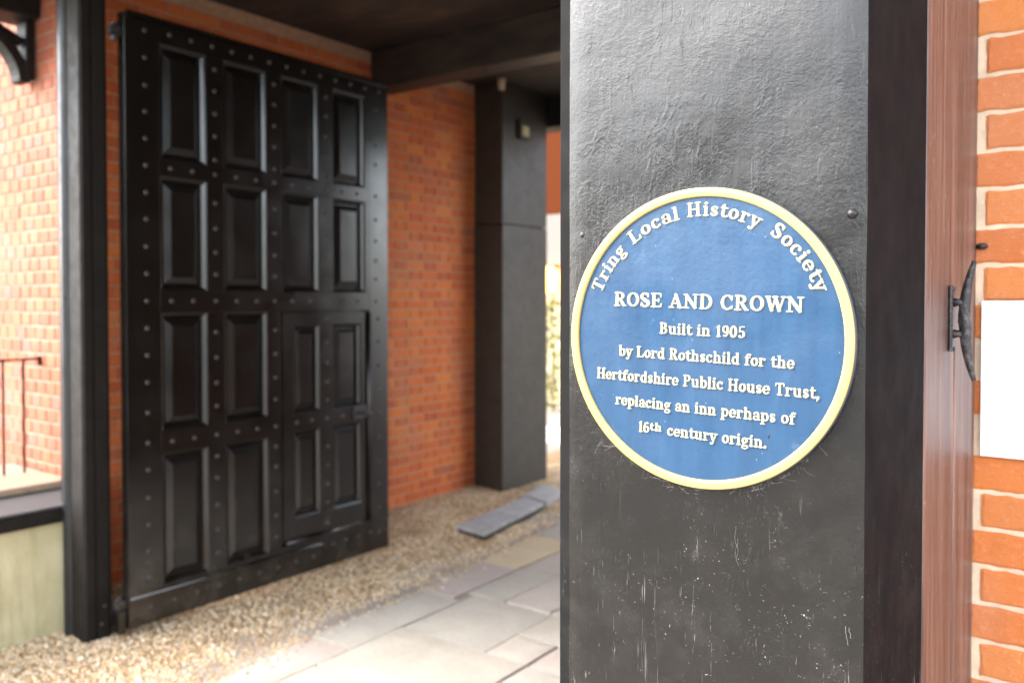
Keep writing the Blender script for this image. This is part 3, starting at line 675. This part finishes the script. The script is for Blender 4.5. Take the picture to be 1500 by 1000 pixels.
fb(2.3125, 3.03, .862, .962); fb(2.3125, 3.03, .05, .212); fb(3.0305, 3.6975, .05, .232, x=GX - .001)
for a, c in ((2.572, 2.668), (2.945, 3.035), (3.308, 3.408)):
    for z0, z1 in rws:
        if a > 3.3 and z0 < 1.6: continue
        if 2.9 < a < 3 and z0 < 1.6: continue
        fb(a + .0005, c - .0005, z0 + .0005, z1 - .0005, 'muntin')
fb(3.672, 3.6975, 1.6485, 2.8445, 'muntin', x=GX - .0005); 
fb(2.9455, 3.03, .2125, .8615, 'muntin'); fb(2.9455, 3.03, .9625, 1.5445, 'muntin')
def ringmesh(y0, y1, z0, z1, loops, x=GX, fillc=False):
    bm = bmesh.new(); prev = None
    for ins, dep in loops:
        v = [bm.verts.new((x + dep, y, z)) for y, z in ((y0 + ins, z0 + ins), (y1 - ins, z0 + ins), (y1 - ins, z1 - ins), (y0 + ins, z1 - ins))]
        if prev: [bm.faces.new((prev[i], prev[(i + 1) % 4], v[(i + 1) % 4], v[i])) for i in range(4)]
        prev = v
    if fillc: bm.faces.new(prev)
    return bm
def panel(y0, y1, z0, z1, parent=None, x=GX, s=1.):
    p = gobj('panel', ringmesh(y0, y1, z0, z1, [(.0, -.0335), (.034, -.033), (.036, -.029), (.068, -.014), (.070, -.010)], x, True), parent=parent)
    m = obj('moulding', ringmesh(y0, y1, z0, z1, [(-.003, -.002), (-.003, .0010), (.003, .0010), (.010, -.003), (.017, -.009), (.023, -.017), (.027, -.026), (.030, -.034)], x), GATE, p if not parent else parent)
    if parent: m.location = -gate.location
    return p
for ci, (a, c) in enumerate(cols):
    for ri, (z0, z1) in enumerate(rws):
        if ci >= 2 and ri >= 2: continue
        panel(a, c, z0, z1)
# wicket door in the right half
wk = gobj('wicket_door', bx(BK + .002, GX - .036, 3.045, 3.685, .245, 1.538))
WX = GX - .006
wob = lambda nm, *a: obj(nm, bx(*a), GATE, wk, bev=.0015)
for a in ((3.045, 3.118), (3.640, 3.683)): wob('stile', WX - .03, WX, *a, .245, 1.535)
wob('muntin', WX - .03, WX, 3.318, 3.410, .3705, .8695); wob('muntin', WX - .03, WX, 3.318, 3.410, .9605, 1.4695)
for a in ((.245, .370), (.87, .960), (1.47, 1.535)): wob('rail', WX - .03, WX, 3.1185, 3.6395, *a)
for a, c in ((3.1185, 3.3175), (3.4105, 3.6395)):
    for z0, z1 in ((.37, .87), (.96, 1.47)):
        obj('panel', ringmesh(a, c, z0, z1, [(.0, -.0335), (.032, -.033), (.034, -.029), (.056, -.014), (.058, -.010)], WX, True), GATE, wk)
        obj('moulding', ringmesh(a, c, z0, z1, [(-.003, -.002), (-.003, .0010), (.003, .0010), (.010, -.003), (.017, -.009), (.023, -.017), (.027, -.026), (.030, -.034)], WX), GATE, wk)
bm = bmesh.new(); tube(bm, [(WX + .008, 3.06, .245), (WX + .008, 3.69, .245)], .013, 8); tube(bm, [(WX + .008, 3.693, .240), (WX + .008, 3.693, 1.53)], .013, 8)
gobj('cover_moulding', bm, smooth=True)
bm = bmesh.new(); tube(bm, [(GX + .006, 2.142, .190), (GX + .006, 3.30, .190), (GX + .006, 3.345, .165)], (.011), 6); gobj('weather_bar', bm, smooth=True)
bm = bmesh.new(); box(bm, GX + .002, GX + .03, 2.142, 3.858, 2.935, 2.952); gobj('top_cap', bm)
# latch
gobj('lock_plate', bx(WX, WX + .012, 3.565, 3.672, .885, .965), IRON, bev=.003)
bm = bmesh.new(); tube(bm, [(WX + .012, 3.61, .925), (WX + .035, 3.61, .925), (WX + .035, 3.66, .915), (WX + .03, 3.69, .915)], .009, 8); gobj('latch_handle', bm, IRON, smooth=True)
# studs
sm = dome(.0118, .0075, 10, 3); bmesh.ops.recalc_face_normals(sm, faces=sm.faces[:]); stud_me = bpy.data.meshes.new('stud'); sm.to_mesh(stud_me); sm.free(); stud_me.materials.append(STUD); stud_me.polygons.foreach_set('use_smooth', [True] * len(stud_me.polygons))
SP = set()
def studs(y, z, x=GX): SP.add((round(y, 3), round(z, 3), x))
for z in (2.883, 2.755, 2.625, 2.501, 2.373, 2.246, 2.118, 1.99, 1.86, 1.73, 1.60, 1.47, 1.34, 1.21, 1.065, .92, .79, .655, .525, .40, .27): studs(2.241, z)
for z in (2.10, 1.97, 1.85, 1.735, 2.44, 2.555, 2.67, 2.78): [studs(y, z) for y in (2.62, 2.99, 3.358, 3.755)]
for z in (2.32,): [studs(y, z) for y in (2.62, 2.99, 3.358)]
for z in (1.06, 1.18, 1.31, 1.44, .30, .42, .55, .69, .80): studs(2.62, z); studs(2.99, z)
for z in (.16, .31, .46, .60, .75, .90, 1.05, 1.20, 1.35, 1.49): studs(3.775, z)
for z in (2.246, 1.60): [studs(y, z) for y in (2.37, 2.49, 2.62, 2.745, 2.87, 2.99, 3.11, 3.235, 3.358, 3.48, 3.60, 3.755)]
for y in (2.37, 2.49, 2.62, 2.745, 2.87, 2.99): studs(y, .912)
for i in range(13): studs(2.37 + i * .118, 2.893)
for i in range(9): studs(2.25 + i * .125, .13)
for y in (3.40, 3.50, 3.60, 3.70): studs(y, .17)
for z in (.30, .42, .53, .64, .75, .915, 1.02, 1.13, 1.24, 1.36, 1.50): studs(3.364, z, WX)
for y in (3.14, 3.25, 3.48): studs(y, .915, WX)
for y, z, x in sorted(SP):
    o = bpy.data.objects.new('stud', stud_me); COL.objects.link(o); o.parent = gate; o.location = Vector((x, y, z)) - gate.location; o.rotation_euler.y = R(90)
# hinges
for z in (2.86, .17):
    bm = bmesh.new(); box(bm, GX - .05, GX - .022, 2.088, 2.139, z - .025, z + .02); tube(bm, [(GX - .04, 2.112, z - .05), (GX - .04, 2.112, z + .035)], .014, 8); gobj('hinge', bm, IRON)
gobj('foot_block', bx(GX - .08, GX - .02, 2.10, 2.138, .03, .14), GATE, bev=.004)

# second leaf, folded back along the right side of the passage
gl2 = tag(empty('plain_gate_leaf', (-.72, 2.14, .05)), 'black panelled gate leaf folded back behind the near post', 'gate')
rel(gl2, 'backing', bx(-.70, -.68, 2.14, 3.86, .05, 2.95), GATE)
for a in ((2.14, 2.31), (2.6, 2.68), (2.95, 3.03), (3.31, 3.40), (3.70, 3.86)): rel(gl2, 'stile', bx(-.735, -.7005, *a, .05, 2.95), GATE, bev=.002)
for a in ((.052, .21), (.86, .96), (1.545, 1.65), (2.21, 2.285), (2.845, 2.948)): rel(gl2, 'rail', bx(-.7345, -.7, 2.142, 3.858, *a), GATE, bev=.002)

# ---------------------------------------------------------------- low wall, sill and railing at the far left
bw = tag(empty('low_bay_wall', (-4.6, 1.2, 0)), 'low rendered wall with a black sill at the far left', 'wall')
rel(bw, 'render', bx(-5.2, -4.165, .2, 2.20, -.05, .545), RENDER_)
rel(bw, 'sill', bx(-5.2, -4.13, .2, 2.21, .547, .616), TIMB, bev=.008)
rel(bw, 'skylit_sill_top', bx(-5.2, -4.126, .2, 2.212, .618, .630), SILL_TOP, bev=.003)  # thin added sheet: the black sill's own top, greyed for dust and sky reflection
rel(bw, 'upstand', bx(-5.2, -4.50, .2, 2.212, .632, .672), MORTAR_L, bev=.01)
rl = tag(empty('window_railing', (-4.88, 1.9, .64)), 'thin black iron railing above the black sill at the far left', 'railing')
RX = -4.86; ye = vplane(57, 4.86)
for z in (1.285, .66):
    bm = bmesh.new(); tube(bm, [(RX, .5, z), (RX, ye, z)], .0075, 6); tube(bm, [(RX, ye, z + .012), (RX, ye, z - .035)], .012, 6); tube(bm, [(RX, ye, z), (RX, 2.222, z)], .006, 6); rel(rl, 'rail', bm, TIMB)
for px in (33, 3, -28, -60, -92, -126, -160):
    y = vplane(px, 4.86); bm = bmesh.new(); tube(bm, [(RX, y, .66), (RX, y, 1.285)], .0075, 6); rel(rl, 'bar', bm, TIMB)

# ---------------------------------------------------------------- far pier, its light, and what lies beyond the passage
pr = tag(empty('painted_pier', (-4.4, 5.95, 0)), 'square black painted pier standing against the passage wall', 'pier')
rel(pr, 'lower_panel', bx(-4.575, -4.272, 5.64, 6.30, -.02, 2.236), PIER, bev=.006)
rel(pr, 'upper_panel', bx(-4.575, -4.276, 5.645, 6.30, 2.242, 3.417), PIER, bev=.006)
wl = tag(empty('wall_light', (-4.27, 5.92, 3.0)), 'small grey box light high on the black pier', 'light')
rel(wl, 'body', bx(-4.275, -4.235, 5.85, 5.98, 2.97, 3.13), PIER, bev=.006); rel(wl, 'lens', bx(-4.2345, -4.228, 5.87, 5.96, 3.0, 3.08), RENDER_, bev=.002)
bm = bmesh.new(); tube(bm, [(-4.25, 5.60, 3.33), (-4.25, 5.60, 3.38), (-4.25, 5.60, 3.417)], [.025, .03, .04], 8)
tag(obj('ceiling_fitting', bm, TAN, smooth=True), 'small pale fitting hanging from the ceiling beside the black pier', 'fitting')

# slate blocks lying on the gravel
A, Bq = Vector((-3.82, 4.512, 0)), Vector((-3.543, 4.467, 0)); C_ = Vector((-3.70, 5.42, 0)); D_ = Vector((-3.95, 5.50, 0))
dc = tag(empty('channel_cover', (-3.75, 5.0, .03)), 'row of grey square blocks lying raised on the gravel', 'drain cover')
for i in range(4):
    t0, t1 = i / 4 + .008, (i + 1) / 4 - .008; q = [A.lerp(D_, t0), Bq.lerp(C_, t0), Bq.lerp(C_, t1), A.lerp(D_, t1)]
    bm = bmesh.new(); prism(bm, [(p.x, p.y) for p in q], .016, .042 + .001 * i); rel(dc, 'block', bm, GALV, bev=.004)
bm = bmesh.new(); q = [A.lerp(D_, .01), Bq.lerp(C_, .01), Bq.lerp(C_, .99), A.lerp(D_, .99)]; prism(bm, [(p.x * .997 - .01, p.y) for p in q], -.02, .015); rel(dc, 'channel', bm, IRON)
tag(obj('edging_block', (lambda bm: (prism(bm, [(-3.99, 5.56), (-3.72, 5.48), (-3.84, 5.92), (-4.10, 5.98)], -.01, .045), bm)[1])(bmesh.new()), GALV, bev=.004), 'single grey block past the end of the raised row on the gravel', 'paving block')

# courtyard
tag(obj('courtyard', bx(-14, 3, 7.05, 20, -.049, .0), BED), 'pale paved courtyard beyond the passage', kind='structure')
cb = tag(empty('courtyard_building', (-6, 11, 0)), 'brick building with white band glimpsed across the courtyard', 'building')
rel(cb, 'upper_wall', bx(-14, 0, 11, 14, 2.93, 4.7), CBR); rel(cb, 'white_band', bx(-14, 0, 10.95, 14, 2.15, 2.928), BANDM); rel(cb, 'lower_wall', bx(-14, 0, 11.0, 14, -.02, 2.148), TAN)
lm = tag(empty('lantern', (-7.28, 10.8, 1.9)), 'glowing orange wall lantern in the gap beside the black pier', 'lamp')
bm = bmesh.new(); tube(bm, [(-7.28, 10.8, 1.72), (-7.28, 10.8, 1.78), (-7.28, 10.8, 2.05), (-7.28, 10.8, 2.12)], [.07, .11, .12, .06], 12); rel(lm, 'glass', bm, LAMP, smooth=True)
rel(lm, 'arm', bx(-7.30, -7.26, 10.86, 10.998, 2.10, 2.14), IRON)
def shrub(x, y, r, h, label):
    vs_, fs_ = [], []
    for _ in range(1400):
        a = random.uniform(0, 6.28); q = random.random() ** .4; ph = random.uniform(0, math.pi)
        c = Vector((x + r * q * math.cos(a) * math.sin(ph), y + r * q * math.sin(a) * math.sin(ph), h / 2 + h / 2 * q * math.cos(ph) + .05)); s = random.uniform(.02, .045)
        M = Euler((random.uniform(0, 6), random.uniform(0, 6), random.uniform(0, 6))).to_matrix(); b0 = len(vs_)
        for p in ((-s, 0, 0), (0, -s * .5, 0), (s, 0, .2 * s), (0, s * .5, 0)): vs_.append((c + M @ Vector(p))[:])
        fs_.append((b0, b0 + 1, b0 + 2, b0 + 3))
    rt = tag(empty('shrub', (x, y, 0)), label, 'shrub'); me = bpy.data.meshes.new('foliage'); me.from_pydata(vs_, [], fs_); me.materials.append(LEAF)
    f = obj('foliage', me, parent=rt); f.location = -rt.location
    bm = bmesh.new(); tube(bm, [(0, 0, 0), (.02, 0, h * .5)], .03, 6); obj('stem', bm, TAN, rt)
shrub(-6.9, 10.3, .6, 1.65, 'yellow green shrub glimpsed between the black pier and the near post')
tag(obj('white_kerb', bx(-6.6, -4.4, 8.0, 8.16, -.02, .16), WHITE, bev=.01), 'white painted kerb seen low in the gap beside the black pier', 'kerb')

# ---------------------------------------------------------------- houses across the street (they show in the glossy paint)
for i, (x0, x1, h_) in enumerate(((-16, -5, 4.6), (-4.7, 1.5, 5.2))):
    hr_ = tag(empty('opposite_house', ((x0 + x1) / 2, -16, 0)), ('cream house across the street, left of the tallest one', 'tallest cream house across the street')[i], 'house', group='houses across the street')
    rel(hr_, 'wall', bx(x0, x1, -22, -15, -.05, h_ - .6), CREAMW)
    bm = bmesh.new(); v = [bm.verts.new(p) for p in ((x0 - .1, -14.8, h_ - .6), (x1 + .1, -14.8, h_ - .6), (x1 + .1, -18.5, h_ + 1.0), (x0 - .1, -18.5, h_ + 1.0), (x0 - .1, -22.2, h_ - .6), (x1 + .1, -22.2, h_ - .6))]
    bm.faces.new((v[0], v[1], v[2], v[3])); bm.faces.new((v[3], v[2], v[5], v[4])); bm.faces.new((v[0], v[3], v[4])); bm.faces.new((v[1], v[5], v[2])); rel(hr_, 'roof', bm, ROOF)
    k = x0 + 1.2
    while k < x1 - 1.2:
        rel(hr_, 'window', bx(k, k + .9, -14.99, -14.9, 1.0, 2.4), PANE); k += 2.4
